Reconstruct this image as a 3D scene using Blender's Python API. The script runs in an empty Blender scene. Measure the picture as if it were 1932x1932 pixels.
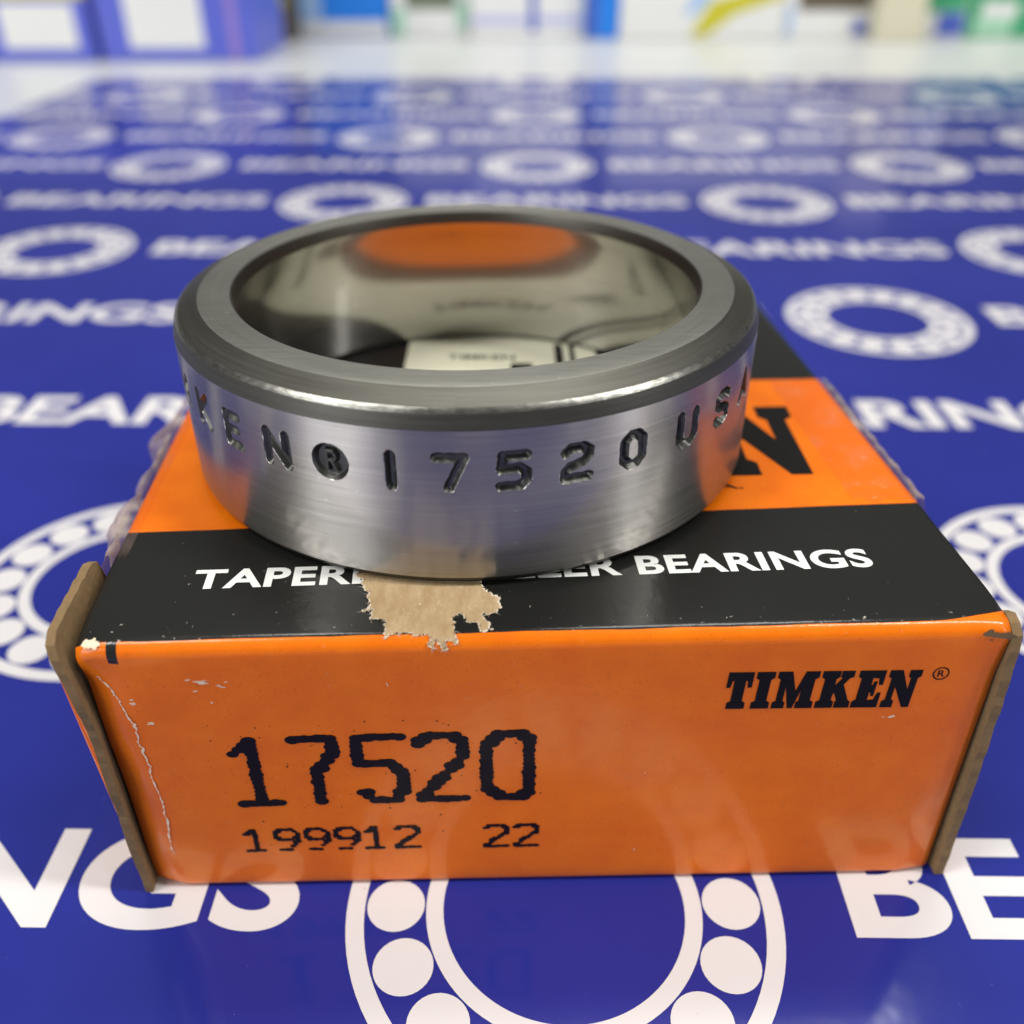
import bpy, bmesh, math, random
import numpy as np
from mathutils import Vector, Matrix

S = 0.001                       # everything below is written in millimetres
random.seed(7)
rng = np.random.default_rng(11)
scene = bpy.context.scene
C = scene.collection

# ------------------------------------------------------------------ camera
PITCH, ROLL, CAMZ, FREL = 33.067, -0.132, 58.807, 1749.93 / 1932.0
cam_d = bpy.data.cameras.new("camera")
cam = bpy.data.objects.new("camera", cam_d)
C.objects.link(cam)
cam.location = (0, 0, CAMZ * S)
cam.rotation_euler = (Matrix.Rotation(math.radians(90 - PITCH), 3, 'X') @ Matrix.Rotation(math.radians(ROLL), 3, 'Z')).to_euler()
cam_d.sensor_width = 36.0
cam_d.sensor_fit = 'HORIZONTAL'
cam_d.lens = 36.0 * FREL
cam_d.clip_start = 0.002
cam_d.clip_end = 50
cam_d.dof.use_dof = True
cam_d.dof.focus_distance = 58.5 * S
cam_d.dof.aperture_fstop = (36.0 * FREL) / 1.4       # an entrance pupil of 1.4 mm
scene.camera = cam

# ------------------------------------------------------------------ world and lamps (shop ceiling tubes)
world = bpy.data.worlds.new("World")
scene.world = world
world.use_nodes = True
bg = world.node_tree.nodes["Background"]
bg.inputs[0].default_value = (1.0, 0.985, 0.94, 1)
bg.inputs[1].default_value = 0.14

def area(name, loc, target, sx, sy, power, col):
    d = bpy.data.lights.new(name, 'AREA')
    d.shape = 'RECTANGLE'; d.size = sx; d.size_y = sy
    d.energy = power; d.color = col
    o = bpy.data.objects.new(name, d); C.objects.link(o)
    o.location = loc
    o.rotation_euler = (Vector(target) - Vector(loc)).to_track_quat('-Z', 'Y').to_euler()
    return o
T0 = (0, 0.07, 0.03)
area("ceiling_tube_lamp_right", (1.15, -0.12, 1.6), T0, 0.16, 1.3, 26, (1.0, 0.985, 0.94))
area("ceiling_tube_lamp_left", (-0.98, -0.25, 1.60), T0, 0.42, 1.2, 23, (1.0, 0.985, 0.94))
area("shop_window_left", (-1.49, -1.27, 0.75), T0, 0.95, 1.0, 19, (0.97, 0.98, 1.0))
area("shop_window_right", (1.80, -0.85, 0.75), T0, 0.13, 1.0, 5.5, (0.97, 0.98, 1.0))
area("ceiling_tube_lamp_rear", (0.1, 1.0, 2.0), T0, 1.4, 0.35, 26, (1.0, 0.99, 0.95))

vs = scene.view_settings
vs.view_transform = 'Standard'; vs.look = 'None'; vs.exposure = -0.12; vs.gamma = 1.0
vs.use_curve_mapping = False

# ------------------------------------------------------------------ material helpers
class NT:
    def __init__(self, name):
        self.m = bpy.data.materials.new(name); self.m.use_nodes = True
        self.t = self.m.node_tree; self.n = self.t.nodes; self.l = self.t.links
        self.b = self.n["Principled BSDF"]; self.out = self.n["Material Output"]
    def node(self, typ, **kw):
        x = self.n.new(typ)
        for k, v in kw.items(): setattr(x, k, v)
        return x
    def link(self, a, b): self.l.new(a, b)
    def setin(self, sock, v):
        if hasattr(v, 'is_output'): self.link(v, sock)
        else: sock.default_value = v
    def math(self, op, a, b=None, c=None, clamp=False):
        x = self.node('ShaderNodeMath', operation=op); x.use_clamp = clamp
        self.setin(x.inputs[0], a)
        if b is not None: self.setin(x.inputs[1], b)
        if c is not None: self.setin(x.inputs[2], c)
        return x.outputs[0]
    def obj(self):
        return self.node('ShaderNodeTexCoord').outputs['Object']
    def xyz(self):
        s = self.node('ShaderNodeSeparateXYZ'); self.link(self.obj(), s.inputs[0]); return s.outputs
    def noise(self, scale, detail=3, rough=0.55, vec=None, mapscale=None, dist=0.0):
        x = self.node('ShaderNodeTexNoise')
        x.inputs['Scale'].default_value = scale; x.inputs['Detail'].default_value = detail
        x.inputs['Roughness'].default_value = rough; x.inputs['Distortion'].default_value = dist
        v = vec or self.obj()
        if mapscale:
            mp = self.node('ShaderNodeMapping'); self.link(v, mp.inputs[0]); mp.inputs['Scale'].default_value = mapscale; v = mp.outputs[0]
        self.link(v, x.inputs['Vector'])
        return x.outputs['Fac']
    def ramp(self, fac, a, b, lo=0.0, hi=1.0):
        x = self.node('ShaderNodeMapRange'); self.setin(x.inputs['Value'], fac)
        x.inputs['From Min'].default_value = a; x.inputs['From Max'].default_value = b
        x.inputs['To Min'].default_value = lo; x.inputs['To Max'].default_value = hi
        return x.outputs[0]
    def mix(self, fac, a, b):
        x = self.node('ShaderNodeMix', data_type='RGBA')
        self.setin(x.inputs['Factor'], fac); self.setin(x.inputs['A'], a) if hasattr(a, 'is_output') else None
        ca, cb = x.inputs[6], x.inputs[7]
        for s_, v in ((ca, a), (cb, b)):
            if hasattr(v, 'is_output'): self.link(v, s_)
            else: s_.default_value = (*v, 1) if len(v) == 3 else v
        return x.outputs[2]
    def bump(self, h, strength, dist):
        x = self.node('ShaderNodeBump'); self.link(h, x.inputs['Height'])
        x.inputs['Strength'].default_value = strength; x.inputs['Distance'].default_value = dist
        return x.outputs[0]
    def set(self, **kw):
        for k, v in kw.items():
            s_ = self.b.inputs[k.replace('_', ' ')]
            if isinstance(v, tuple) and len(v) == 3: v = (*v, 1)
            self.setin(s_, v)
        return self

def simple(name, col, rough=0.5, spec=0.5, var=0.06, nscale=900, coat=0.0, coat_r=0.1, bump=0.0, bscale=4000):
    a = NT(name)
    f = a.noise(nscale, 4)
    c1 = tuple(max(0, c * (1 - var)) for c in col); c2 = tuple(min(1, c * (1 + var)) for c in col)
    a.set(Base_Color=a.mix(f, c1, c2), Roughness=rough, Specular_IOR_Level=spec, Coat_Weight=coat, Coat_Roughness=coat_r)
    if bump: a.set(Normal=a.bump(a.noise(bscale, 3), bump, 0.00003))
    return a.m

ORANGE = (0.80, 0.205, 0.006)
BLACK = (0.012, 0.012, 0.011)
KRAFT = (0.42, 0.27, 0.13)

# ------------------------------------------------------------------ mesh helpers (mm in, metres out)
def mesh_obj(name, verts, faces, mat=None, parent=None, smooth=False):
    me = bpy.data.meshes.new(name)
    me.from_pydata([(v[0] * S, v[1] * S, v[2] * S) for v in verts], [], faces)
    me.update()
    if smooth:
        me.polygons.foreach_set('use_smooth', [True] * len(me.polygons))
    o = bpy.data.objects.new(name, me); C.objects.link(o)
    if mat: me.materials.append(mat)
    if parent: o.parent = parent
    return o
def tag(o, label=None, cat=None, group=None, kind=None):
    if label: o['label'] = label
    if cat: o['category'] = cat
    if group: o['group'] = group
    if kind: o['kind'] = kind
    return o
def empty(name, loc, rz=0.0):
    o = bpy.data.objects.new(name, None); C.objects.link(o)
    o.empty_display_size = 0.01
    o.location = tuple(c * S for c in loc); o.rotation_euler = (0, 0, rz)
    return o
def curve_mesh(splines, offset=0.0):
    """closed outlines (mm) -> triangulated flat mesh verts, faces (mm)"""
    cu = bpy.data.curves.new("outline", 'CURVE'); cu.dimensions = '2D'; cu.fill_mode = 'FRONT'; cu.offset = offset
    for pts in splines:
        sp = cu.splines.new('POLY'); sp.points.add(len(pts) - 1)
        for p, q in zip(sp.points, pts): p.co = (q[0], q[1], 0, 1)
        sp.use_cyclic_u = True
    return _eval(cu)
def _eval(cu):
    o = bpy.data.objects.new("tmp", cu); C.objects.link(o)
    dg = bpy.context.evaluated_depsgraph_get(); dg.update()
    me = bpy.data.meshes.new_from_object(o.evaluated_get(dg))
    v = [tuple(x.co) for x in me.vertices]; f = [tuple(p.vertices) for p in me.polygons]
    bpy.data.objects.remove(o); bpy.data.meshes.remove(me); bpy.data.curves.remove(cu)
    return v, f
def text_mesh(s, width, height, bold=0.02, space=1.0, x0=0.0, y0=0.0, shear=0.0):
    """bold sans word fitted to a box of width x height mm with its lower left corner at x0, y0"""
    cu = bpy.data.curves.new("word", 'FONT'); cu.body = s; cu.size = 1.0; cu.offset = bold; cu.space_character = space; cu.resolution_u = 12
    v, f = _eval(cu)
    a = np.array(v); lo = a.min(0); hi = a.max(0)
    a[:, 0] = (a[:, 0] - lo[0]) / (hi[0] - lo[0]) * width
    a[:, 1] = (a[:, 1] - lo[1]) / (hi[1] - lo[1]) * height
    a[:, 0] += a[:, 1] * shear
    a[:, 0] += x0; a[:, 1] += y0
    return [tuple(p) for p in a], f
def circle(r, n, cx=0, cy=0):
    return [(cx + r * math.cos(2 * math.pi * i / n), cy + r * math.sin(2 * math.pi * i / n)) for i in range(n)]
def box_vf(x0, x1, y0, y1, z0, z1):
    v = [(x0, y0, z0), (x1, y0, z0), (x1, y1, z0), (x0, y1, z0), (x0, y0, z1), (x1, y0, z1), (x1, y1, z1), (x0, y1, z1)]
    f = [(0, 3, 2, 1), (4, 5, 6, 7), (0, 1, 5, 4), (1, 2, 6, 5), (2, 3, 7, 6), (3, 0, 4, 7)]
    return v, f
def bevel_box(name, x0, x1, y0, y1, z0, z1, mat, parent=None, r=0.6, seg=3):
    v, f = box_vf(x0, x1, y0, y1, z0, z1)
    o = mesh_obj(name, v, f, mat, parent)
    bm = bmesh.new(); bm.from_mesh(o.data)
    bmesh.ops.bevel(bm, geom=bm.edges[:], offset=r * S, segments=seg, profile=0.5, affect='EDGES')
    bm.to_mesh(o.data); bm.free()
    return o

# ================================================================== SETTING: white counter top
m_table = simple("white_laminate", (0.52, 0.53, 0.52), rough=0.32, var=0.02, nscale=60)
MAT_T = 0.9
v, f = box_vf(-620, 680, -420, 900, -MAT_T - 25, -MAT_T)
tab = mesh_obj("counter_top", v, f, m_table); tag(tab, kind='structure')

# ================================================================== printed mat
MOX, MOY, MYAW = 3.571, 39.297 + 0.35, math.radians(-0.904)
PER, ROWD, RR, SHIFT = 100.587, 37.142, 15.2, 0.549
a = NT("blue_laminated_print")
cl = a.noise(35, 3); fine = a.noise(5200, 3)
base = a.mix(a.ramp(cl, 0.3, 0.7), (0.012, 0.019, 0.205), (0.017, 0.025, 0.25))
sc = a.noise(900, 5, 0.7, mapscale=(1.0, 0.45, 1.0)); sc2 = a.noise(60, 2)
scm = a.math('MULTIPLY', a.ramp(sc, 0.66, 0.78), a.ramp(sc2, 0.48, 0.62), clamp=True)
scr = a.noise(1.0, 2, 0.5, mapscale=(2600, 70, 1), dist=0.4)
scm = a.math('MAXIMUM', scm, a.math('MULTIPLY', a.ramp(scr, 0.75, 0.80), a.ramp(a.noise(90, 2), 0.52, 0.6)), clamp=True)
base = a.mix(a.math('MULTIPLY', scm, 0.4), base, (0.10, 0.24, 0.70))
base = a.mix(a.math('MULTIPLY', a.ramp(a.noise(3200, 2), 0.76, 0.80), 0.35), base, (0.45, 0.42, 0.40))
a.set(Base_Color=base, Roughness=0.45, Specular_IOR_Level=0.10, Coat_Weight=0.6, Coat_Roughness=0.115,
      Coat_Normal=a.bump(a.noise(130, 3), 0.10, 0.0004))
m_blue = a.m
a = NT("white_print")
spk = a.noise(1500, 4, 0.7); blotch = a.noise(170, 3)
dirt = a.math('MULTIPLY', a.ramp(spk, 0.66, 0.74), a.ramp(blotch, 0.53, 0.64), clamp=True)
base = a.mix(a.noise(55, 3), (0.62, 0.60, 0.61), (0.70, 0.68, 0.685))
base = a.mix(a.math('MULTIPLY', dirt, 0.75), base, (0.22, 0.15, 0.11))
a.set(Base_Color=base, Roughness=0.45, Specular_IOR_Level=0.10, Coat_Weight=0.6, Coat_Roughness=0.115,
      Coat_Normal=a.bump(a.noise(130, 3), 0.10, 0.0004))
m_white = a.m

MU0, MU1, MV0, MV1 = -181, 330, -130, 381
def rounded_rect(x0, x1, y0, y1, r, n=8):
    p = []
    for cx, cy, a0 in ((x1 - r, y0 + r, -90), (x1 - r, y1 - r, 0), (x0 + r, y1 - r, 90), (x0 + r, y0 + r, 180)):
        for i in range(n + 1):
            t = math.radians(a0 + 90 * i / n); p.append((cx + r * math.cos(t), cy + r * math.sin(t)))
    return p
pts = rounded_rect(MU0, MU1, MV0, MV1, 7)
n = len(pts)
mv = [(x, y, 0) for x, y in pts] + [(x, y, -MAT_T) for x, y in pts]
mf = [tuple(range(n)), tuple(range(2 * n - 1, n - 1, -1))] + [(i, n + i, n + (i + 1) % n, (i + 1) % n) for i in range(n)]
mat_o = mesh_obj("printed_mat", mv, mf, m_blue)
mat_o.location = (MOX * S, MOY * S, 0); mat_o.rotation_euler = (0, 0, MYAW)
tag(mat_o, "blue laminated counter mat printed with white ball bearing rings and the word BEARINGS", "mat")

rv, rf = [], []
def ring2d(r0, r1, n=96):
    b = len(rv)
    for x, y in circle(r0, n): rv.append((x, y, 0))
    for x, y in circle(r1, n): rv.append((x, y, 0))
    for i in range(n): j = (i + 1) % n; rf.append((b + i, b + n + i, b + n + j, b + j)[::-1])
ring2d(13.95, 15.2); ring2d(8.45, 9.65)
for k in range(16):
    t = 2 * math.pi * k / 16 + 0.02; b = len(rv)
    for x, y in circle(2.02, 32, 11.78 * math.cos(t), 11.78 * math.sin(t)): rv.append((x, y, 0))
    rf.append(tuple(range(b, b + 32)))
wv, wf = text_mesh("BEARINGS", 62.0, 8.35, bold=0.028, space=1.0, x0=19.9, y0=-2.35)
BM_ring = BM_word = None
from math import floor
def clip_mesh(name, verts, faces, du, dv):
    """printed piece cut where it runs over the mat's edge"""
    bm = bmesh.new()
    vs_ = [bm.verts.new(((x + du), (y + dv), 0)) for x, y, z in verts]
    for fc in faces:
        try: bm.faces.new([vs_[i] for i in fc])
        except ValueError: pass
    for co, no in (((MU0 + .3, 0, 0), (-1, 0, 0)), ((MU1 - .3, 0, 0), (1, 0, 0)), ((0, MV0 + .3, 0), (0, -1, 0)), ((0, MV1 - .3, 0), (0, 1, 0))):
        g = bm.verts[:] + bm.edges[:] + bm.faces[:]
        bmesh.ops.bisect_plane(bm, geom=g, plane_co=co, plane_no=no, clear_outer=True)
    if not bm.faces: bm.free(); return None
    for vv in bm.verts: vv.co = Vector(((vv.co.x - du) * S, (vv.co.y - dv) * S, 0))
    me = bpy.data.meshes.new(name); bm.to_mesh(me); bm.free()
    return me
ROWSHIFT = {3: 1.8, 5: -1.2, 4: 1.0}
for row in range(-3, 11):
    for col in range(-3, 4):
        u = (col + (SHIFT if row % 2 else 0)) * PER + ROWSHIFT.get(row, 0); vv_ = row * ROWD
        for nm, vv, ff, ext in (("printed_bearing_ring", rv, rf, (-15.3, 15.3, -15.3, 15.3)), ("printed_word", wv, wf, (19, 83, -3, 7))):
            if u + ext[1] < MU0 or u + ext[0] > MU1 or vv_ + ext[3] < MV0 or vv_ + ext[2] > MV1: continue
            inside = u + ext[0] > MU0 + 1 and u + ext[1] < MU1 - 1 and vv_ + ext[2] > MV0 + 1 and vv_ + ext[3] < MV1 - 1
            if inside:
                if nm == "printed_word":
                    if BM_word is None: BM_word = clip_mesh(nm, vv, ff, 0, 0); BM_word.materials.append(m_white)
                    me = BM_word
                else:
                    if BM_ring is None: BM_ring = clip_mesh(nm, vv, ff, 0, 0); BM_ring.materials.append(m_white)
                    me = BM_ring
            else:
                me = clip_mesh(nm, vv, ff, u, vv_)
                if me is None: continue
                me.materials.append(m_white)
            o = bpy.data.objects.new(nm, me); C.objects.link(o); o.parent = mat_o
            o.location = (u * S, vv_ * S, 0.03 * S)

# ================================================================== the orange and black carton
BX, BY, BYAW, W, H, D = 2.241, 41.549, math.radians(2.018), 55.506, 23.024, 57.0
HW = W / 2
box = empty("bearing_carton", (BX, BY, 0), BYAW)
tag(box, "worn orange and black card carton under the steel ring, front printed 17520", "carton")
def skew(u, v_, z):
    """the carton has gone slightly out of square"""
    return (u - 0.0313 * v_, v_ - 0.0167 * u * (1 - z / H) * max(0.0, 1 - v_ / D), z)

RND = 1.0
def front_arc(s):
    """s = distance back from the virtual front top edge along the top -> (v, z) on the rounded fold"""
    if s >= RND: return s, H
    ang = (RND - s) / RND
    if ang <= math.pi / 2: return RND - RND * math.sin(ang), H - RND * (1 - math.cos(ang))
    return 0.0, H - RND - (ang - math.pi / 2) * RND

a = NT("printed_card")
X, Y, Z = a.xyz()
u_ = a.math('ADD', X, a.math('MULTIPLY', Y, 0.0313))
wob = a.math('MULTIPLY', a.math('SUBTRACT', a.noise(160, 3), 0.5), 0.0003)
lin = a.math('ADD', a.math('MULTIPLY', u_, 1.701 / W), (11.893 + 0.85) * S)
# black runs from just behind the fold to the orange stripe, and again behind it
curl = a.math('MULTIPLY', a.math('POWER', a.ramp(u_, 0.0225, 0.0278), 2.0), 0.0009)
frontline = a.math('SUBTRACT', a.math('ADD', 0.00062, wob), a.math('MULTIPLY', curl, -1.0))
m1 = a.math('MULTIPLY', a.math('GREATER_THAN', Y, frontline), a.math('LESS_THAN', Y, a.math('ADD', lin, a.math('MULTIPLY', wob, 0.5))))
m2 = a.math('GREATER_THAN', Y, 34.458 * S)
topm = a.math('GREATER_THAN', Z, (H - 0.5) * S)
blk = a.math('MULTIPLY', a.math('MAXIMUM', m1, m2), topm)
tick = a.math('MULTIPLY', a.math('LESS_THAN', a.math('ABSOLUTE', a.math('SUBTRACT', u_, -25.62 * S)), 0.31 * S),
              a.math('MULTIPLY', a.math('LESS_THAN', Y, 0.0012), a.math('GREATER_THAN', Z, 21.72 * S)))
blk = a.math('MAXIMUM', blk, tick)
org = a.mix(a.ramp(a.noise(300, 4), 0.3, 0.7), (0.80, 0.152, 0.002), (0.88, 0.192, 0.003))
org = a.mix(a.ramp(a.noise(6000, 2), 0.62, 0.75), org, (0.62, 0.12, 0.006))
smg = a.math('MULTIPLY', a.ramp(a.noise(70, 5, 0.65), 0.55, 0.75), 0.22)
org = a.mix(smg, org, (0.50, 0.11, 0.012))
col = a.mix(blk, org, BLACK)
# rubbed-through specks, denser along the front fold
edge = a.ramp(Y, 0.0045, 0.0004)
sp1 = a.noise(2600, 3, 0.6)
thr = a.math('SUBTRACT', 0.735, a.math('MULTIPLY', edge, 0.062))
spk = a.math('MULTIPLY', a.math('GREATER_THAN', sp1, thr), a.ramp(a.noise(240, 2), 0.42, 0.60), clamp=True)
spk = a.math('MULTIPLY', spk, a.math('ADD', a.math('MULTIPLY', blk, 0.6), 0.10))
col = a.mix(spk, col, (0.62, 0.56, 0.48))
bmp = a.bump(a.noise(1400, 4), 0.35, 0.00005)
a.set(Base_Color=col, Roughness=0.45, Specular_IOR_Level=0.10, Coat_Weight=0.6, Coat_IOR=1.5, Coat_Roughness=a.ramp(a.noise(90, 4), 0.3, 0.7, 0.10, 0.20), Coat_Normal=a.bump(a.noise(1100, 4, 0.6), 0.35, 0.00006), Normal=bmp)
m_card = a.m
m_kraft = simple("raw_card_edge", (0.20, 0.125, 0.055), rough=0.9, var=0.35, nscale=1500, bump=0.8, bscale=3000)
m_inner = simple("card_inside", (0.15, 0.07, 0.03), rough=0.9, var=0.3, nscale=800)
a = NT("torn_kraft")
fib = a.noise(1300, 5, 0.65, mapscale=(1.0, 0.35, 1)); fib2 = a.noise(3800, 4, 0.7, dist=1.2)
col = a.mix(a.ramp(fib, 0.3, 0.7), (0.38, 0.25, 0.125), (0.53, 0.39, 0.23))
col = a.mix(a.ramp(fib2, 0.6, 0.72), col, (0.68, 0.54, 0.36))
a.set(Base_Color=col, Roughness=0.95, Specular_IOR_Level=0.1, Normal=a.bump(fib2, 0.6, 0.0001))
m_torn = a.m
m_fibre = simple("torn_paper_rim", (0.68, 0.58, 0.45), rough=0.95, var=0.15, nscale=3000)
m_ink = simple("black_ink", (0.010, 0.009, 0.009), rough=0.5, spec=0.08, var=0.2, coat=0.08, coat_r=0.15)
m_inkjet = simple("inkjet_ink", (0.011, 0.008, 0.011), rough=0.55, spec=0.08, var=0.3, coat=0.10, coat_r=0.13)
m_wink = simple("white_ink", (0.80, 0.80, 0.77), rough=0.45, var=0.03)

# sleeve: one card sheet folded round, swept along the width
prof = []
def arc(cv, cz, r, a0, a1, n):
    for i in range(n + 1):
        t = math.radians(a0 + (a1 - a0) * i / n); prof.append((cv + r * math.cos(t), cz + r * math.sin(t)))
arc(0.7, 0.7, 0.7, 270, 180, 5)
for k in range(1, 24): prof.append((0.0, 0.7 + (H - RND - 0.7) * k / 24))
arc(RND, H - RND, RND, 180, 90, 9)
for k in range(1, 40): prof.append((RND + (D - 2 * RND) * k / 40, H))
arc(D - RND, H - RND, RND, 90, 0, 6)
for k in range(1, 8): prof.append((D, H - RND + (1.7 - H) * k / 8))
arc(D - 0.7, 0.7, 0.7, 0, -90, 5)
for k in range(1, 10): prof.append((D - 0.7 - (D - 1.4) * k / 10, 0.0))
NU = 112
us = [-HW + W * i / NU for i in range(NU + 1)]
def warp(u, v_, z, into=0.0):
    # crushed corners, the folded-back strip at the left of the front and a faint bow of the front panel
    fr = max(0.0, 1 - v_ / 2.0)
    if fr > 0 and z < H - 0.2:
        cre = -25.55 - 0.25 * math.sin(z * 0.5)
        if u < cre: v_ += 0.32 * (cre - u) * fr * min(1, (H - z) / 3)
        v_ += 0.18 * math.sin(math.pi * z / H) * math.cos(math.pi * u / W) * fr
        if u > 25.5: v_ += 0.16 * (u - 25.5) * fr * min(1, (H - z) / 4)
    if v_ < 3 and z > H - 3:
        c = max(0, u - 25.6) / 2.15
        z -= 0.32 * c * c * (1 - v_ / 3)
        c = max(0, -25.9 - u) / 1.85
        z -= 0.42 * c * c * (1 - v_ / 3)
    if z > H - 0.01: z += 0.0
    return u, v_, z
sv, sf = [], []
TH = 0.5
cz_, cv_ = H / 2, D / 2
for lay in (0, 1):
    for u in us:
        for (pv, pz) in prof:
            if lay:
                pv2 = pv + (TH if pv < cv_ else -TH) * (1 if (pv < 1.2 or pv > D - 1.2) else 0)
                pz2 = pz + (TH if pz < cz_ else -TH) * (1 if (pz < 1.2 or pz > H - 1.2) else 0)
                q = warp(u, pv2, pz2)
            else: q = warp(u, pv, pz)
            sv.append(skew(*q))
P = len(prof); L1 = (NU + 1) * P
for i in range(NU):
    for j in range(P):
        k = (j + 1) % P
        sf.append((i * P + j, (i + 1) * P + j, (i + 1) * P + k, i * P + k))
        sf.append((L1 + i * P + j, L1 + i * P + k, L1 + (i + 1) * P + k, L1 + (i + 1) * P + j))
nouter = len(sf)
for i, fl in ((0, 0), (NU, 1)):
    for j in range(P):
        k = (j + 1) % P
        q = (i * P + j, i * P + k, L1 + i * P + k, L1 + i * P + j)
        sf.append(q if fl == 0 else q[::-1])
sl = mesh_obj("sleeve", sv, sf, m_card, box, smooth=False)
sl.data.materials.append(m_kraft); sl.data.materials.append(m_inner)
for p in sl.data.polygons:
    if p.index >= nouter: p.material_index = 1
    elif p.index % 2 == 1: p.material_index = 2
    else: p.use_smooth = True

# end panels inside the open ends
for sgn in (-1, 1):
    u0 = sgn * (HW - 0.9)
    v, f = box_vf(min(u0, u0 - sgn * .6), max(u0, u0 - sgn * .6), 1.0, D - 1.0, 0.9, H - 0.9)
    mesh_obj("end_panel", [skew(*p) for p in v], f, m_inner, box)

# outer end flaps with raw card edges: plates drawn in (v, z) and pushed out along u
def flap(name, outline, uf, sgn, th, label):
    n = len(outline); vv, ff = [], []
    for s_ in (0, 1):
        for (pv, pz) in outline:
            uu = uf(pv, pz) + sgn * th * s_
            vv.append(skew(uu, pv, pz))
    o_ = tuple(range(n)); i_ = tuple(range(2 * n - 1, n - 1, -1))
    ff = [o_, i_] if sgn < 0 else [o_[::-1], i_[::-1]]
    for i in range(n):
        j = (i + 1) % n
        q = (i, n + i, n + j, j)
        ff.append(q if sgn < 0 else q[::-1])
    o = mesh_obj(name, vv, ff, m_kraft, box)
    o.data.materials.append(m_card)
    o.data.polygons[1].material_index = 1
    o['label'] = label
    bm = bmesh.new(); bm.from_mesh(o.data); bmesh.ops.recalc_face_normals(bm, faces=bm.faces[:]); bm.to_mesh(o.data); bm.free()
    return o
ol = [(-0.35, 0.05)] + [(-0.35 + 0.07 * math.sin(k * .55) + random.gauss(0, .025), 0.05 + 21.2 * k / 36) for k in range(1, 37)]
ol += [(-0.15, H - 0.75), (0.3, H + 0.05), (1.2, H + 0.42)] + [(1.2 + 6.6 * k / 14, H + 0.45 + random.gauss(0, .03)) for k in range(1, 15)] + [(8.5, H + 0.1), (8.6, H - 3), (8.6, 0.05)]
flap("end_flap", ol, lambda v_, z: -27.88 - 0.80 * max(0, (z - 16.5) / 6.5) ** 2 - 0.05 * math.sin(z * .35), -1, 0.55, "bulging raw edged flap at the carton's left end")
orr = [(-0.1, 0.05)] + [(-0.1 + random.gauss(0, .03), 0.05 + (H - 2.3) * k / 30) for k in range(1, 30)] + [(-0.1, H - 2.0), (0.05, H - 0.9), (0.6, H - 0.35), (1.3, H - 0.12), (2.0, H - 0.5), (2.4, H - 1.5), (2.6, 0.05)]
flap("end_flap", orr, lambda v_, z: 28.30 - 0.50 * max(0, (z - 4) / 19) ** 1.5, 1, 0.62, "raw edged flap closing the carton's right end")

# ---- print on the carton
def place_top(verts, lift=0.02):
    out = []
    for x, y, *_ in verts:
        v_, z = front_arc(y)
        out.append(skew(x, v_, z + lift) if y >= RND else skew(x, v_ - lift * (1 - (z - H + RND) / RND), z + lift))
    return out
v, f = text_mesh("TAPERED ROLLER BEARINGS", 43.8, 2.05, bold=0.028, space=1.06, x0=-22.1, y0=5.35)
v = [(x, y + (x + 21.85) / 43.4 * 0.68, 0) for x, y, z in v]
mesh_obj("lettering", place_top(v), f, m_wink, box)['label'] = "white words TAPERED ROLLER BEARINGS"

SLAB = {
 'T': (10.0, [(1.4,0),(8.6,0),(8.6,1.5),(7.2,2.0),(7.2,8.0),(8.2,7.7),(8.6,6.0),(10,6.0),(10,10),(0,10),(0,6.0),(1.4,6.0),(1.8,7.7),(2.8,8.0),(2.8,2.0),(1.4,1.5)]),
 'I': (7.2, [(0,0),(7.2,0),(7.2,1.5),(5.8,2.0),(5.8,8.0),(7.2,8.5),(7.2,10),(0,10),(0,8.5),(1.4,8.0),(1.4,2.0),(0,1.5)]),
 'M': (16.4, [(0,0),(4.9,0),(4.9,1.4),(3.9,1.9),(3.9,6.6),(6.6,0),(8.4,0),(10.6,5.6),(10.6,1.9),(9.6,1.5),(9.6,0),(16.4,0),(16.4,1.5),(15.0,2.0),(15.0,8.0),(16.4,8.5),(16.4,10),(10.9,10),(8.3,4.4),(5.4,10),(0,10),(0,8.5),(1.3,8.1),(1.3,1.9),(0,1.5)]),
 'K': (13.4, [(0,0),(7.0,0),(7.0,1.5),(5.8,2.0),(5.8,3.6),(6.5,4.3),(8.4,1.8),(7.8,1.5),(7.8,0),(13.8,0),(13.8,1.5),(12.8,1.9),(9.2,6.4),(11.2,8.2),(12.6,8.5),(12.6,10),(7.6,10),(7.6,8.5),(8.4,8.2),(5.8,5.8),(5.8,8.0),(7,8.5),(7,10),(0,10),(0,8.5),(1.4,8.0),(1.4,2.0),(0,1.5)]),
 'E': (10.8, [(0,0),(10.6,0),(10.6,3.9),(9.3,3.9),(8.6,2.0),(5.8,1.8),(5.8,4.2),(6.6,4.2),(6.9,3.2),(7.9,3.2),(7.9,7.0),(6.9,7.0),(6.6,6.0),(5.8,6.0),(5.8,8.2),(8.4,8.1),(9.1,6.3),(10.4,6.3),(10.4,10),(0,10),(0,8.5),(1.4,8.0),(1.4,2.0),(0,1.5)]),
 'N': (12.8, [(0,0),(4.7,0),(4.7,1.5),(3.5,2.0),(3.5,6.0),(8.9,0),(11.6,0),(11.6,8.0),(12.8,8.5),(12.8,10),(8.0,10),(8.0,8.5),(9.1,8.0),(9.1,4.4),(4.9,10),(0,10),(0,8.5),(1.3,8.0),(1.3,2.0),(0,1.5)]),
}
def slab_word(word, width, height, x0, y0, shear):
    x = 0; sp = []
    for ch in word:
        w, pts = SLAB[ch]
        sp.append([(px + x, py) for px, py in pts]); x += w + 1.35
    x -= 1.35
    v, f = curve_mesh(sp, 0.14)
    return [((vx / x) * width + vy / 10 * height * shear + x0, vy / 10 * height + y0, 0) for vx, vy, vz in v], f
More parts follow.
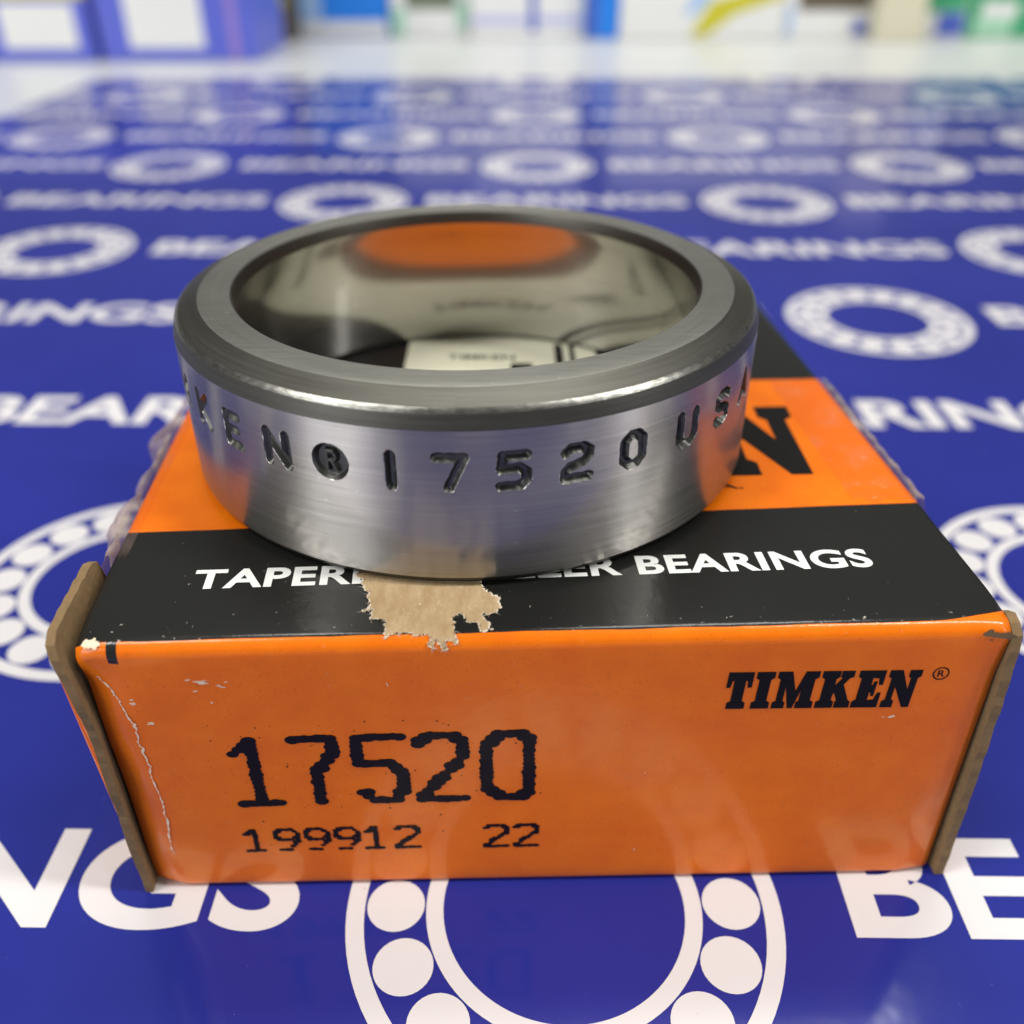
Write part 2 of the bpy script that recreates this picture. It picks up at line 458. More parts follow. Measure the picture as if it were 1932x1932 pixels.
def reg_mark(cx, cy, r, sx=1.0):
    """registered sign: circle with an R in it"""
    v, f = [], []
    n = 28
    for rr in (r, r * 0.82):
        v += [(cx + x * sx, cy + y, 0) for x, y in circle(rr, n)]
    f += [(i, (i + 1) % n, n + (i + 1) % n, n + i) for i in range(n)]
    tv, tf = text_mesh("R", r * 0.85 * sx, r * 1.0, bold=0.01, x0=cx - r * 0.40 * sx, y0=cy - r * 0.5)
    b = len(v); v += tv; f += [tuple(i + b for i in q) for q in tf]
    return v, f
v, f = slab_word("TIMKEN", 43.6, 11.0, -21.3, 17.95, 0.07)
mesh_obj("brand_lettering", place_top(v), f, m_ink, box)['label'] = "large black slab letters TIMKEN on the orange stripe"
v, f = text_mesh("U.S.A.", 5.6, 0.75, bold=0.02, x0=10.3, y0=15.95)
mesh_obj("lettering", place_top(v), f, m_ink, box)

def place_front(verts, lift=0.03):
    out = []
    for x, y, *_ in verts:
        u, v_, z = warp(x, 0.0, y)
        out.append(skew(u, v_ - lift, z))
    return out
v, f = slab_word("TIMKEN", 11.95, 3.02, 10.9, 16.75, 0.03)
v = [(x, y - (x - 11) * 0.012, z) for x, y, z in v]
mesh_obj("brand_lettering", place_front(v), f, m_ink, box)['label'] = "black slab letters TIMKEN on the front"
v, f = reg_mark(24.12, 19.33, 0.52)
mesh_obj("registered_sign", place_front(v), f, m_ink, box)

# ink jet digits: rows of overlapping dots along strokes (unit box, x 0..1, y 0..1)
JET = {
 '1': [[(0.02, .80), (.22, .86), (.40, .98)], [(.42, .98), (.42, .02)], [(.05, .0), (.80, .0)]],
 '7': [[(0, .97), (1, .97)], [(1, .97), (1, .78), (.42, .40), (.42, 0)]],
 '5': [[(1, .98), (0, .98), (0, .56), (.78, .56), (.95, .46), (.95, .14), (.80, .02), (.22, .02), (.04, .13)]],
 '2': [[(0, .84), (.15, .98), (.78, .98), (.98, .87), (.98, .66), (.02, .04)], [(.02, .02), (1, .02)]],
 '0': [[(.30, .99), (.70, .99), (.97, .84), (.97, .15), (.70, .01), (.30, .01), (.03, .15), (.03, .84), (.30, .99)]],
 '9': [[(.98, .62), (.75, .50), (.25, .50), (.02, .63), (.02, .82), (.25, .97), (.75, .97), (.98, .82), (.98, .40), (.75, .20)], [(.10, .01), (.62, .01)]],
}
def jet(digit, x0, y0, w, h, r, step, sx=1.0, jit=0.03, pit=0.36):
    v, f = [], []
    k = 0; seen = set()
    for path in JET[digit]:
        pts = [(x0 + px * w, y0 + py * h) for px, py in path]
        for (ax, ay), (bx, by) in zip(pts, pts[1:]):
            n = max(1, int(math.hypot(bx - ax, by - ay) / step))
            for i in range(n + 1):
                t = i / n; cx = ax + (bx - ax) * t; cy = ay + (by - ay) * t
                gx_, gy_ = round((cx - x0) / pit), round((cy - y0) / pit)      # the print head fires on a fixed grid
                if (gx_, gy_) in seen: continue
                seen.add((gx_, gy_))
                cx = x0 + gx_ * pit + random.gauss(0, jit); cy = y0 + gy_ * pit + random.gauss(0, jit)
                rr = r * random.uniform(0.88, 1.14); b = len(v); k += 1
                for qx, qy in circle(rr, 10): v.append((cx + qx * sx, cy + qy, (k % 9) * 0.0025))
                f.append(tuple(range(b, b + 10)))
    return v, f
def put_front(name, v, f, label=None):
    pv = []
    for x, y, z in v:
        u, vv, zz = warp(x, 0.0, y); pv.append(skew(u, vv - 0.02 - z, zz))
    o = mesh_obj(name, pv, f, m_inkjet, box)
    if label: o['label'] = label
# (all digits of a line are one print; each digit is its own piece)
for ch, x0, w in (('1', -20.05, 3.0), ('7', -16.15, 2.4), ('5', -12.2, 2.8), ('2', -8.25, 2.9), ('0', -3.95, 3.05)):
    v, f = jet(ch, x0, 8.95, w, 6.15, 0.35, 0.15, sx=1.3, jit=0.02, pit=0.40)
    put_front("ink_digit", v, f)
for i, ch in enumerate("199912"):
    v, f = jet(ch, -20.55 + i * 2.06, 4.05, 1.45, 2.2, 0.155, 0.08, sx=1.3, jit=0.012, pit=0.215); put_front("ink_digit", v, f)
for i, ch in enumerate("22"):
    v, f = jet(ch, -4.15 + i * 2.06, 3.95, 1.5, 2.2, 0.155, 0.08, sx=1.3, jit=0.012, pit=0.215); put_front("ink_digit", v, f)
# stray ink specks
v, f = [], []
for k in range(46):
    cx = random.uniform(-21.5, 0.5); cy = random.choice([random.uniform(3, 16.5), random.uniform(14, 16.5)]); r = random.uniform(0.03, 0.075); b = len(v)
    v += [(cx + x, cy + y, 0) for x, y in circle(r, 7)]; f.append(tuple(range(b, b + 7)))
put_front("ink_specks", v, f)

# ---- torn patch of bare kraft
def jag(pts, amp, depth=3):
    for d_ in range(depth):
        out = []
        for i in range(len(pts)):
            (ax, ay), (bx, by) = pts[i], pts[(i + 1) % len(pts)]
            out.append((ax, ay)); L = math.hypot(bx - ax, by - ay)
            if L > 0.05:
                m = random.gauss(0, amp) * L; out.append(((ax + bx) / 2 - (by - ay) / L * m, (ay + by) / 2 + (bx - ax) / L * m))
        pts = out
    return pts
PATCH = [(-12.0, 7.5), (-11.2, 5.3), (-10.85, 4.4), (-10.75, 3.4), (-11.2, 2.75), (-10.55, 3.0), (-10.7, 1.95), (-9.75, 1.85), (-9.6, 1.05), (-9.7, .3),
         (-9.35, .6), (-7.9, .42), (-7.15, .5), (-7.0, -.55), (-6.75, .25), (-6.4, -.5), (-6.2, 0.0), (-5.55, -.1), (-5.6, .98), (-5.75, 2.0), (-5.35, 2.25), (-5.0, 2.0),
         (-4.7, 1.4), (-4.15, 1.4), (-3.95, .6), (-3.55, 1.4), (-4.0, 2.1), (-3.0, 2.25), (-2.85, 3.25), (-2.75, 3.7), (-3.5, 4.3), (-3.8, 5.4), (-4.4, 7.5)]
rim = jag([(x * 1.0, y) for x, y in PATCH], 0.15, 4)
cxm, cym = -7.3, 3.2
# the paper lifts along the tear: a thin ragged lip round the patch
inn = place_top([(cxm + (x - cxm) * 0.978, cym + (y - cym) * 0.978, 0) for x, y in rim], 0.040)
lip = []
for x, y in rim:
    lip += place_top([(cxm + (x - cxm) * 1.004 + random.gauss(0, .04), cym + (y - cym) * 1.004 + random.gauss(0, .04), 0)], 0.028 + abs(random.gauss(0, .07)))
nr = len(rim)
mesh_obj("torn_rim", inn + lip, [(k, nr + k, nr + (k + 1) % nr, (k + 1) % nr) for k in range(nr)], m_fibre, box)
v, f = curve_mesh([[(cxm + (x - cxm) * 0.985, cym + (y - cym) * 0.985) for x, y in rim]])
mesh_obj("torn_patch", place_top(v, 0.034), f, m_torn, box)['label'] = "torn patch of bare brown card"
# stray fibres at the tear
v, f = [], []
for k in range(150):
    x, y = random.choice(rim)
    if y > 5.5: continue
    t = random.uniform(0, 2 * math.pi); L = random.uniform(0.12, 0.42); w_ = 0.014
    b = len(v); dx, dy = math.cos(t), math.sin(t)
    pts = [(x - dy * w_, y + dx * w_), (x + dy * w_, y - dx * w_), (x + dx * L - dy * .006, y + dy * L + dx * .006)]
    v += [(px, py, 0) for px, py in pts]; f.append((b, b + 1, b + 2))
o = mesh_obj("torn_fibres", place_top(v, 0.045), f, m_fibre, box)

# ---- scuffs and the crease on the front panel
def blob(cx, cy, rx, ry, n=18, rough=0.5, ang=0.0):
    out = []
    for i in range(n):
        t = 2 * math.pi * i / n; r = 1 + random.uniform(-rough, rough)
        x, y = rx * r * math.cos(t), ry * r * math.sin(t)
        out.append((cx + x * math.cos(ang) - y * math.sin(ang), cy + x * math.sin(ang) + y * math.cos(ang)))
    return out
m_scuff = simple("scuffed_paper", (0.86, 0.66, 0.47), rough=0.9, var=0.25, nscale=2500)
sp = [blob(-20.9, 20.15, .38, .16, ang=-.2), blob(-20.2, 20.05, .45, .14, ang=-.3), blob(-19.75, 19.75, .30, .08, ang=-.5), blob(-21.6, 20.35, .15, .06), blob(-19.4, 20.1, .12, .05),
      blob(-25.25, 18.85, .12, .07), blob(-25.2, 18.5, .17, .13), blob(-24.5, 16.75, .24, .11, ang=.1), blob(-21.3, 19.4, .13, .06), blob(-20.5, 18.4, .10, .05),
      blob(21.8, 15.75, .20, .10, ang=.4), blob(21.3, 15.75, .10, .03), blob(6.5, 11.0, .05, .05), blob(6.3, 3.3, .04, .12), blob(-9.8, 19.5, .03, .16, ang=.3)]
v, f = curve_mesh(sp)
mesh_obj("scuff_marks", place_front(v, 0.035), f, m_scuff, box)
cr = [(-27.0, 20.6), (-26.4, 19.6), (-26.1, 18.8), (-25.8, 17.4), (-25.55, 16.6), (-25.6, 15.2), (-25.45, 13.4), (-25.55, 11.8), (-25.4, 9.4), (-25.5, 7.4), (-25.75, 5.3), (-25.7, 3.8)]
line = []
for (ax, ay), (bx, by) in zip(cr, cr[1:]):
    for i in range(9): t = i / 9; line.append((ax + (bx - ax) * t + random.gauss(0, .045), ay + (by - ay) * t, max(.02, random.gauss(.055, .04))))
v = []; f = []
for x, y, w_ in line: v += [(x - w_, y, 0), (x + w_ * .8, y, 0)]
f = [(2 * i, 2 * i + 1, 2 * i + 3, 2 * i + 2) for i in range(len(line) - 1)]
mesh_obj("torn_crease", place_front(v, 0.045), f, m_scuff, box)
# rubbed corners
v, f = curve_mesh([jag(blob(26.9, 22.35, 1.0, .30, 16, .3, .05), .2, 2)])
mesh_obj("rubbed_corner", place_front(v, 0.05), f, m_kraft, box)
v, f = curve_mesh([jag(blob(-26.75, .5, .42, .3, 14, .4), .25, 2)])
mesh_obj("rubbed_corner", place_top(v, 0.06), f, m_scuff, box)

# ---- cream sticker inside the ring
m_cream = simple("cream_sticker_paper", (0.76, 0.75, 0.58), rough=0.4, var=0.05, coat=0.3)
stk = bpy.data.objects.new("sticker", None)
def st(x, y, ang=-0.06, c=(-3.0, 41.2)):
    return (c[0] + x * math.cos(ang) - y * math.sin(ang), c[1] + x * math.sin(ang) + y * math.cos(ang), 0)
pts = rounded_rect(-6.5, 11.5, -4.4, 4.4, 1.0, 4)
v = [st(x, y) for x, y in pts]
stick = mesh_obj("sticker", place_top(v, 0.02), [tuple(range(len(v)))], m_cream, box); stick['label'] = "cream paper sticker inside the ring"
sv2, sf2 = [], []
def bar(x0, x1, y0, y1):
    b = len(sv2); sv2.extend([st(x0, y0), st(x1, y0), st(x1, y1), st(x0, y1)]); sf2.append((b, b + 1, b + 2, b + 3))
bar(3.4, 5.4, -4.2, -2.0); bar(7.6, 8.4, -3.2, 2.6); bar(9.0, 9.5, -3.2, 2.6)
mesh_obj("sticker_print", place_top(sv2, 0.028), sf2, m_ink, stick)
v, f = text_mesh("TIMKEN", 6.4, 1.15, bold=0.02, x0=-2.6, y0=-1.2)
mesh_obj("sticker_lettering", place_top([st(x, y) for x, y, z in v], 0.028), f, m_ink, stick)

# ---- clear tape wrapped over the ends
a = NT("clear_tape")
nt = a
gl = a.node('ShaderNodeBsdfGlossy'); gl.inputs['Roughness'].default_value = 0.12; gl.inputs['Color'].default_value = (1, .96, .95, 1)
tr = a.node('ShaderNodeBsdfTransparent'); tr.inputs['Color'].default_value = (.97, .92, .88, 1)
df = a.node('ShaderNodeBsdfDiffuse'); df.inputs['Color'].default_value = (.74, .53, .44, 1)
mx = a.node('ShaderNodeMixShader'); mx2 = a.node('ShaderNodeMixShader')
bn = a.bump(a.noise(420, 4, 0.6, mapscale=(1, 2.2, 1)), 0.6, 0.0004)
a.link(bn, gl.inputs['Normal'])
lw = a.node('ShaderNodeLayerWeight'); lw.inputs['Blend'].default_value = 0.35
a.link(lw.outputs['Fresnel'], mx.inputs[0]); a.link(df.outputs[0], mx2.inputs[1]); a.link(gl.outputs[0], mx2.inputs[2])
mx2.inputs[0].default_value = 0.6
fac = a.math('ADD', a.math('MULTIPLY', a.math('POWER', lw.outputs['Facing'], 4.0), 0.7), a.ramp(a.noise(300, 4), 0.5, 0.75, 0.01, 0.20), clamp=True)
off = a.ramp(a.math('ABSOLUTE', a.math('ADD', a.xyz()[0], a.math('MULTIPLY', a.xyz()[1], 0.0313))), (HW + 0.1) * S, (HW + 0.9) * S, 0.0, 0.34)
fac = a.math('ADD', fac, off, clamp=True)      # where it has come unstuck it turns milky
a.link(fac, mx.inputs[0]); a.link(tr.outputs[0], mx.inputs[1]); a.link(mx2.outputs[0], mx.inputs[2])
a.link(mx.outputs[0], a.out.inputs['Surface'])
m_tape = a.m
def tape(sgn, v0, v1, on_top, label, bulge, seed):
    r = np.random.default_rng(seed)
    ph = r.uniform(0, 6.28, 8)
    nv, path = 70, []
    for k in range(12):                      # over the top, inner edge first
        t = k / 11; path.append((HW - 0.15 - on_top * (1 - t), H + 0.05, 0.06 if on_top > 1 else 0.02, 0.0))
    for k in range(1, 16):                   # down the side, standing off it
        t = k / 15; path.append((HW + bulge * math.sin(min(1, t * 1.9) * math.pi * .5) * (1 - 0.55 * t), H + 0.04 - 16 * t ** 2.0, 0.25, min(1, t * 3)))
    vv, ff = [], []
    for i in range(nv + 1):
        t = i / nv; v_ = v0 + (v1 - v0) * t
        wv = sum(math.sin(v_ * fr + p) * am for fr, p, am in zip((0.45, 0.9, 1.7, 2.9), ph, (0.7, 0.5, 0.32, 0.16)))
        for k, (pu, pz, am, out) in enumerate(path):
            w2 = math.sin(v_ * 2.1 + k * 0.8 + ph[5]) * math.sin(k * 0.9 + v_ * .7 + ph[6])
            endt = min(1, t * 9, (1 - t) * 9)
            uu = pu + out * (0.55 * bulge * wv * endt) + out * 0.15 * w2
            if out > 0: uu = max(uu, HW + 0.75 + .1 * w2)
            zz = pz + (abs(w2) * 0.10 if out == 0 and on_top > 1 and 0 < k < 11 else 0)
            vv.append(skew(sgn * uu, v_ + 0.35 * math.sin(k * 1.1 + ph[7]) * (1 if i in (0, nv) else 0), zz))
    n = len(path)
    for i in range(nv):
        for k in range(n - 1):
            q = (i * n + k, (i + 1) * n + k, (i + 1) * n + k + 1, i * n + k + 1)
            ff.append(q)
    o = mesh_obj("clear_tape", vv, ff, m_tape, box, smooth=True); o['label'] = label
tape(-1, 8.9, 33.0, 0.6, "crinkled clear tape standing off the left end", 2.2, 3)
tape(1, 13.9, 34.4, 4.4, "crinkled clear tape wrapped over the right end", 1.6, 5)

# ================================================================== the steel bearing cup
RX, RY, RZ = -3.242, 67.723, H + 0.05
HR, RO = 12.876, 21.43
def steel(name, base, r_iso, r_an, an, mixf, line_bump, lines=4200, contrast=0.25, along=25, cross=0.0):
    a = NT(name)
    X, Y, Z = a.xyz()
    rad = a.math('SQRT', a.math('ADD', a.math('MULTIPLY', X, X), a.math('MULTIPLY', Y, Y)))
    th_ = a.math('MULTIPLY', a.math('ARCTAN2', X, Y), 0.02)
    cmb = a.node('ShaderNodeCombineXYZ')
    a.link(a.math('MULTIPLY', rad, lines), cmb.inputs[0]); a.link(a.math('MULTIPLY', th_, along * 4), cmb.inputs[1]); a.link(a.math('MULTIPLY', Z, lines), cmb.inputs[2])
    ln = a.noise(1.0, 4, 0.7, vec=cmb.outputs[0])
    cm2 = a.node('ShaderNodeCombineXYZ')
    a.link(a.math('MULTIPLY', rad, 1500), cm2.inputs[0]); a.link(a.math('MULTIPLY', th_, 900), cm2.inputs[1]); a.link(a.math('MULTIPLY', Z, 1500), cm2.inputs[2])
    nick = a.noise(1.0, 3, 0.6, vec=cm2.outputs[0])
    if cross:
        mp = a.node('ShaderNodeMapping'); mp.inputs['Rotation'].default_value = (0, 0, 0.9); a.link(a.obj(), mp.inputs[0]); mp.inputs['Scale'].default_value = (380, 6500, 50)
        cr_ = a.noise(1.0, 3, 0.6, vec=mp.outputs[0])
        ln = a.math('ADD', a.math('MULTIPLY', ln, 1 - cross), a.math('MULTIPLY', cr_, cross))
    big = a.noise(120, 4)
    f = a.math('ADD', a.math('MULTIPLY', a.math('SUBTRACT', ln, 0.5), 2.2 * contrast), a.math('MULTIPLY', a.math('SUBTRACT', big, 0.5), 0.35))
    f = a.math('ADD', f, a.math('ADD', 1.0, a.math('MULTIPLY', a.ramp(nick, 0.70, 0.78), 0.5)))
    vm = a.node('ShaderNodeVectorMath', operation='SCALE'); vm.inputs[0].default_value = base; a.link(f, vm.inputs['Scale'])
    c = vm.outputs[0]
    tg = a.node('ShaderNodeTangent', direction_type='RADIAL', axis='Z')
    nb = a.bump(ln, line_bump, 0.00004)
    a.set(Metallic=1.0, Roughness=a.math('ADD', a.math('MULTIPLY', ln, 0.16), r_an - 0.08), Anisotropic=an, Anisotropic_Rotation=0.25,
          Tangent=tg.outputs[0], Normal=nb)
    a.link(c, a.b.inputs['Base Color'])
    g = a.node('ShaderNodeBsdfPrincipled')
    for k, vv in (('Metallic', 1.0), ('Roughness', r_iso)): g.inputs[k].default_value = vv
    a.link(c, g.inputs['Base Color']); a.link(nb, g.inputs['Normal'])
    ms = a.node('ShaderNodeMixShader'); ms.inputs[0].default_value = mixf
    a.link(a.b.outputs[0], ms.inputs[1]); a.link(g.outputs[0], ms.inputs[2]); a.link(ms.outputs[0], a.out.inputs['Surface'])
    return a.m
m_od = steel("ground_steel_side", (0.475, 0.45, 0.415), 0.16, 0.39, 0.95, 0.24, 0.10, lines=5200, contrast=0.22)
m_face = steel("ground_steel_face", (0.35, 0.345, 0.31), 0.34, 0.48, 0.3, 0.35, 0.22, contrast=0.32, cross=0.6)
m_cham = steel("turned_steel_chamfer", (0.115, 0.112, 0.098), 0.40, 0.50, 0.2, 0.4, 0.22, lines=3600, contrast=0.35)
m_edge = steel("edge_highlight_steel", (0.30, 0.295, 0.27), 0.26, 0.34, 0.5, 0.5, 0.7, lines=4200, contrast=0.9, along=420)  # highlight on the chamfer's corner put into the colour, paler than its facets
m_race = steel("polished_raceway", (0.42, 0.415, 0.385), 0.11, 0.30, 0.6, 0.6, 0.04, contrast=0.12)
m_stamp = steel("stamped_steel", (0.12, 0.12, 0.112), 0.42, 0.5, 0.0, 0.5, 0.3)

# profile (r, z, material): up the outside, across the face, down the raceway, across the base
OUT = [(20.75, 0.0, 1), (21.0, 0.10, 1), (21.32, 0.52, 1), (21.40, 0.66, 1), (RO, 0.80, 0)]
zs_plain = list(np.linspace(1.3, 6.3, 6)); zs_band = list(np.linspace(6.72, 9.86, 66)); zs_up = [10.2, 10.6, 10.93]
OUT += [(RO, z, 0) for z in zs_plain + zs_band + zs_up] + [(RO, 11.0, 0)]
OUT += [(21.41, 11.10, 1), (21.35, 11.30, 1), (21.27, 11.65, 1), (21.17, 11.95, 1), (21.06, 12.12, 5), (20.90, 12.25, 5), (20.68, 12.35, 1), (20.0, 12.63, 1), (19.62, 12.80, 1), (19.50, 12.86, 1),
        (19.42, HR, 2), (18.6, HR, 2), (17.6, HR, 2), (17.26, HR, 2), (17.17, HR - 0.06, 1), (17.05, HR - 0.55, 1), (17.0, HR - 1.05, 1), (17.03, HR - 1.15, 3)]
for k in range(1, 13): OUT.append((17.03 + 2.05 * k / 12, (HR - 1.15) * (1 - k / 12) + 0.35 * k / 12, 3))
OUT += [(19.25, 0.06, 1), (19.4, 0.0, 1)]
ang = np.concatenate([np.linspace(-88, 88, 1500), np.linspace(88, 272, 182)[1:-1]])
NA = len(ang); NPf = len(OUT)
# engraved strokes, millimetres on the unrolled side: x along the arc, y = height above the base
STK = {
 'T': [[(0, 1), (.8, 1)], [(.4, 1), (.4, 0)]], 'I': [[(.4, 1), (.4, 0)]], 'M': [[(0, 0), (0, 1), (.4, .4), (.8, 1), (.8, 0)]],
 'K': [[(.05, 1), (.05, 0)], [(.72, 1), (.08, .45)], [(.25, .58), (.75, 0)]],
 'E': [[(.72, 1), (.1, 1), (.1, 0), (.75, 0)], [(.1, .52), (.62, .52)]],
 'N': [[(.02, 0), (.02, 1), (.78, 0), (.78, 1)]],
 '1': [[(.4, 1), (.4, 0)]], '7': [[(0, 1), (.8, 1), (.34, 0)]],
 '5': [[(.78, 1), (.08, 1), (.05, .56), (.58, .60), (.78, .45), (.78, .18), (.6, 0), (.02, 0)]],
 '2': [[(.05, .86), (.2, 1), (.6, 1), (.78, .86), (.78, .68), (.62, .52), (.18, .38), (.04, .2), (.04, 0), (.8, 0)]],
 '0': [[(.28, 1), (.52, 1), (.74, .8), (.74, .2), (.52, 0), (.28, 0), (.06, .2), (.06, .8), (.28, 1)]],
 'U': [[(.04, 1), (.04, .2), (.22, 0), (.56, 0), (.76, .2), (.76, 1)]],
 'S': [[(.76, .88), (.58, 1), (.2, 1), (.04, .86), (.04, .66), (.2, .55), (.6, .47), (.76, .33), (.76, .13), (.58, 0), (.18, 0), (.03, .12)]],
 'A': [[(.0, 0), (.4, 1), (.8, 0)], [(.15, .35), (.65, .35)]],
 'R': [[(.12, 0), (.12, 1), (.55, 1), (.7, .85), (.7, .65), (.55, .5), (.12, .5)], [(.4, .5), (.72, 0)]],
}
LET = [('K', -52.2), ('E', -42.0), ('N', -31.0), ('®', -20.6), ('1', -10.3), ('7', -0.9), ('5', 9.0), ('2', 19.3), ('0', 29.7), ('U', 41.9), ('S', 52.8), ('A', 63.6), ('M', -63), ('I', -72), ('T', -82)]
zb = np.array(zs_band)
AX = np.radians(ang[:1500]) * RO
GX, GY = np.meshgrid(AX, zb, indexing='ij')
depth = np.zeros_like(GX)
def seg_dist(gx, gy, ax, ay, bx, by):
    dx, dy = bx - ax, by - ay; L2 = dx * dx + dy * dy + 1e-12
    t = np.clip(((gx - ax) * dx + (gy - ay) * dy) / L2, 0, 1)
    return np.hypot(gx - ax - t * dx, gy - ay - t * dy)
LH, LW_ = 2.05, 2.0
for ch, deg in LET:
    cx = math.radians(deg) * RO; y0 = 8.28 - LH / 2
    sel = np.abs(AX - cx) < 2.2
    gx, gy = GX[sel], GY[sel]
    if ch == '®':
        d = np.hypot(gx - cx, gy - 8.28)
        dep = 0.42 * np.clip((1.24 - d) / 0.22, 0, 1)
        R = np.full_like(gx, 9.0)
        for path in STK['R']:
            pp = [(cx - 0.42 + px * 1.0, 8.28 - .6 + py * 1.2) for px, py in path]
            for p, q in zip(pp, pp[1:]): R = np.minimum(R, seg_dist(gx, gy, *p, *q))
        dep = dep - 0.30 * np.clip((0.20 - R) / 0.12, 0, 1)
    else:
        dmin = np.full_like(gx, 9.0)
        for path in STK[ch]:
            pp = [(cx + (px - .4) * LW_, y0 + py * LH) for px, py in path]
            for p, q in zip(pp, pp[1:]): dmin = np.minimum(dmin, seg_dist(gx, gy, *p, *q))
        tilt = 0.34 + 0.07 * math.sin(deg * 1.7) + 0.06 * (gx - cx) * math.sin(deg) + 0.05 * (gy - 8.28) * math.cos(deg * 2.3)
        dep = tilt * np.clip((0.345 + 0.012 * np.sin(gx * 9 + gy * 5) - dmin) / 0.22, 0, 1)
    depth[sel] = np.maximum(depth[sel], dep)
band0 = 5 + len(zs_plain)
rr = np.array([o[0] for o in OUT]); zz = np.array([o[1] for o in OUT])
Rg = np.repeat(rr[None, :], NA, 0)
Rg[:1500, band0:band0 + len(zs_band)] -= depth
th = np.radians(ang)[:, None]
VX = (Rg * np.sin(th)); VY = (-Rg * np.cos(th)); VZ = np.repeat(zz[None, :], NA, 0)
co = np.stack([VX, VY, VZ], -1).reshape(-1, 3) * S
ii, jj = np.meshgrid(np.arange(NA), np.arange(NPf), indexing='ij')
i2, j2 = (ii + 1) % NA, (jj + 1) % NPf
quads = np.stack([ii * NPf + jj, i2 * NPf + jj, i2 * NPf + j2, ii * NPf + j2], -1).reshape(-1, 4)
me = bpy.data.meshes.new("bearing_race")
me.vertices.add(len(co)); me.vertices.foreach_set('co', co.astype(np.float32).ravel())
me.loops.add(quads.size); me.loops.foreach_set('vertex_index', quads.astype(np.int32).ravel())
me.polygons.add(len(quads)); me.polygons.foreach_set('loop_start', np.arange(0, quads.size, 4, dtype=np.int32))
for m in (m_od, m_cham, m_face, m_race, m_stamp, m_edge): me.materials.append(m)
mi = np.repeat(np.array([OUT[(j + 1) % NPf][2] if OUT[j][2] != OUT[(j + 1) % NPf][2] else OUT[j][2] for j in range(NPf)])[None, :], NA, 0)
mi[:, NPf - 1] = 1
dd = np.zeros((NA, NPf)); dd[:1500, band0:band0 + len(zs_band)] = depth
dq = (dd + np.roll(dd, -1, 0) + np.roll(dd, -1, 1) + np.roll(np.roll(dd, -1, 0), -1, 1)) / 4
mi[dq > 0.02] = 4
me.polygons.foreach_set('material_index', mi.ravel().astype(np.int32))
sm = np.ones(len(quads), bool); me.polygons.foreach_set('use_smooth', sm)
me.update(); me.validate()
bm = bmesh.new(); bm.from_mesh(me)
for e in bm.edges:
    if len(e.link_faces) == 2:
        fa, fb = e.link_faces
        if fa.material_index != fb.material_index or fa.normal.angle(fb.normal, 0) > math.radians(28): e.smooth = False
bm.to_mesh(me); bm.free()
cup = bpy.data.objects.new("bearing_race", me); C.objects.link(cup)
cup.location = (RX * S, RY * S, RZ * S)
tag(cup, "ground steel tapered bearing outer ring stamped KEN 17520 USA, lying on the carton", "bearing ring")

# ================================================================== cartons at the back of the counter
def plain(name, col, rough=0.45): return simple(name, col, rough=rough, var=0.05, nscale=200, coat=0.2, coat_r=0.2)
PAL = {k: plain("carton_" + k, c) for k, c in dict(
    royal=(0.10, 0.13, 0.62), sky=(0.012, 0.22, 0.80), pale=(0.36, 0.55, 0.85), white=(0.80, 0.80, 0.79), lavender=(0.48, 0.50, 0.78), brown=(0.13, 0.105, 0.07),
    green=(0.05, 0.36, 0.17), mint=(0.40, 0.68, 0.50), olive=(0.16, 0.20, 0.13), yellow=(0.60, 0.55, 0.03), cream=(0.70, 0.66, 0.50), navy=(0.06, 0.11, 0.50), violet=(0.30, 0.20, 0.58)).items()}
def carton(name, label, x0, x1, y0, dep, h, col, deco, group="cartons along the back of the counter", rz=0.0):
    r = empty(name, ((x0 + x1) / 2, y0, -MAT_T), rz)
    tag(r, label, "carton", group)
    hw = (x1 - x0) / 2 - 0.15
    bevel_box("body", -hw, hw, 0, dep, 0, h, PAL[col], r, r=0.7, seg=2)
    v, f = box_vf(-hw + .8, hw - .8, dep * .48, dep * .52, h - .3, h + .12)
    mesh_obj("lid_seam", v, f, PAL['brown'], r)
    for nm, pts, c in deco:
        # panels printed or stuck on the front, given in carton coordinates from its left lower corner
        n = len(pts)
        vv = [(-hw + px, -0.12, pz) for px, pz in pts] + [(-hw + px, 0.05, pz) for px, pz in pts]
        ff = [tuple(range(n)), tuple(range(2 * n - 1, n - 1, -1))] + [(i, n + i, n + (i + 1) % n, (i + 1) % n) for i in range(n)]
        mesh_obj(nm, vv, ff, PAL[c], r)
def R4(x0, x1, z0, z1): return [(x0, z0), (x1, z0), (x1, z1), (x0, z1)]
carton("blue_carton", "blue carton with a white label at the far left edge", -262, -193, 478, 60, 52, 'royal',
       [("label", R4(28, 62, 5.5, 24), 'white'), ("stripe", R4(24, 69, 26, 30), 'yellow')])
carton("blue_carton", "blue carton with a white label and violet stripe beside the mat's far left corner", -190, -118, 479, 62, 50, 'royal',
       [("label", R4(13.5, 48, 5.5, 30), 'white'), ("stripe", R4(60, 64, 1, 40), 'violet')])
carton("brown_carton", "narrow dark brown carton between the royal blue and sky blue cartons", -132.5, -117, 556, 50, 44, 'brown', [("stripe", R4(1.5, 13.5, 16, 22), 'yellow')])
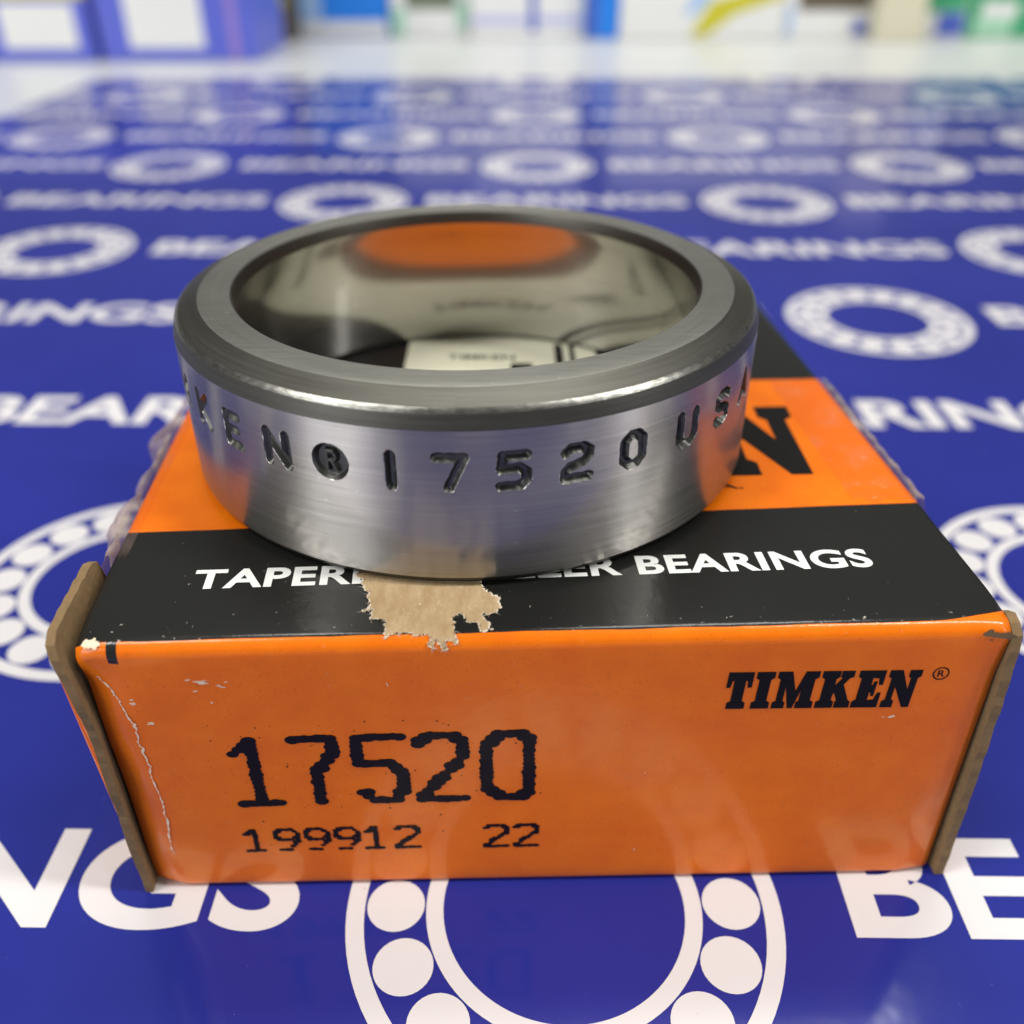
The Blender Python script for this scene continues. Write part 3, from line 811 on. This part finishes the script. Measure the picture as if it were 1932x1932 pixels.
carton("sky_blue_carton", "sky blue carton with a white lower band", -116, -67, 572, 60, 60, 'sky', [("band", R4(0.8, 47.9, 1, 8), 'white'), ("stripe", R4(1, 13, 8.3, 40), 'pale')])
carton("green_trimmed_carton", "white carton with green edges left of the centre", -66, -23, 574, 60, 78, 'white',
       [("edge_stripe", R4(0.8, 8, 1, 14), 'mint'), ("edge_stripe", R4(36, 41.8, 4, 18), 'mint'), ("panel", R4(8.3, 35.7, 13.5, 38), 'olive')])
carton("white_carton", "white carton with a lavender band and thin blue stripe in the middle", -22, 40, 568, 60, 88, 'white',
       [("band", R4(0.9, 31.5, 6.5, 10.5), 'lavender'), ("stripe", R4(31.8, 36, 3.0, 40), 'navy'), ("band", R4(36.3, 61, 6.5, 10.5), 'lavender')])
carton("bright_blue_carton", "narrow bright blue carton between two white cartons", 40.5, 58, 562, 60, 46, 'sky', [("edge_stripe", R4(0.8, 6, 1, 45), 'navy')])
carton("white_carton", "wide white carton with a slanting yellow swoosh", 58.5, 147, 562, 62, 80, 'white',
       [("swoosh", [(38, 1.5), (47, 1.5), (62, 12), (88, 20), (80, 26), (48, 18)], 'yellow'), ("swoosh_blue", [(34, 11), (40, 12), (52, 24), (40, 24)], 'pale')])  # yellow swoosh with pale blue print next to it
carton("white_carton", "white carton with small blue corner marks beside the cream post", 147.5, 193, 562, 60, 78, 'white',
       [("corner_mark", R4(1, 4, 1.5, 16), 'pale'), ("panel", R4(6, 44, 13.5, 30), 'brown'), ("corner_mark", R4(36.5, 43.8, 2, 9), 'navy')])
carton("cream_carton", "upright cream carton between white and green cartons", 194, 219, 552, 26, 96, 'cream', [("seam_tape", R4(11, 13, 30, 60), 'white')])
carton("green_topped_carton", "carton with green top and blue corner right of the cream one", 222, 246, 564, 50, 70, 'white',
       [("panel", R4(1, 22.6, 12.5, 37), 'green'), ("corner_mark", R4(8, 22.6, 1, 12), 'navy')])
carton("green_carton", "green carton with a pale panel at the far right", 246.5, 312, 563, 60, 36, 'green',
       [("panel", R4(4, 24, 1.2, 9.5), 'mint'), ("panel", R4(6, 25, 10, 17), 'white')])
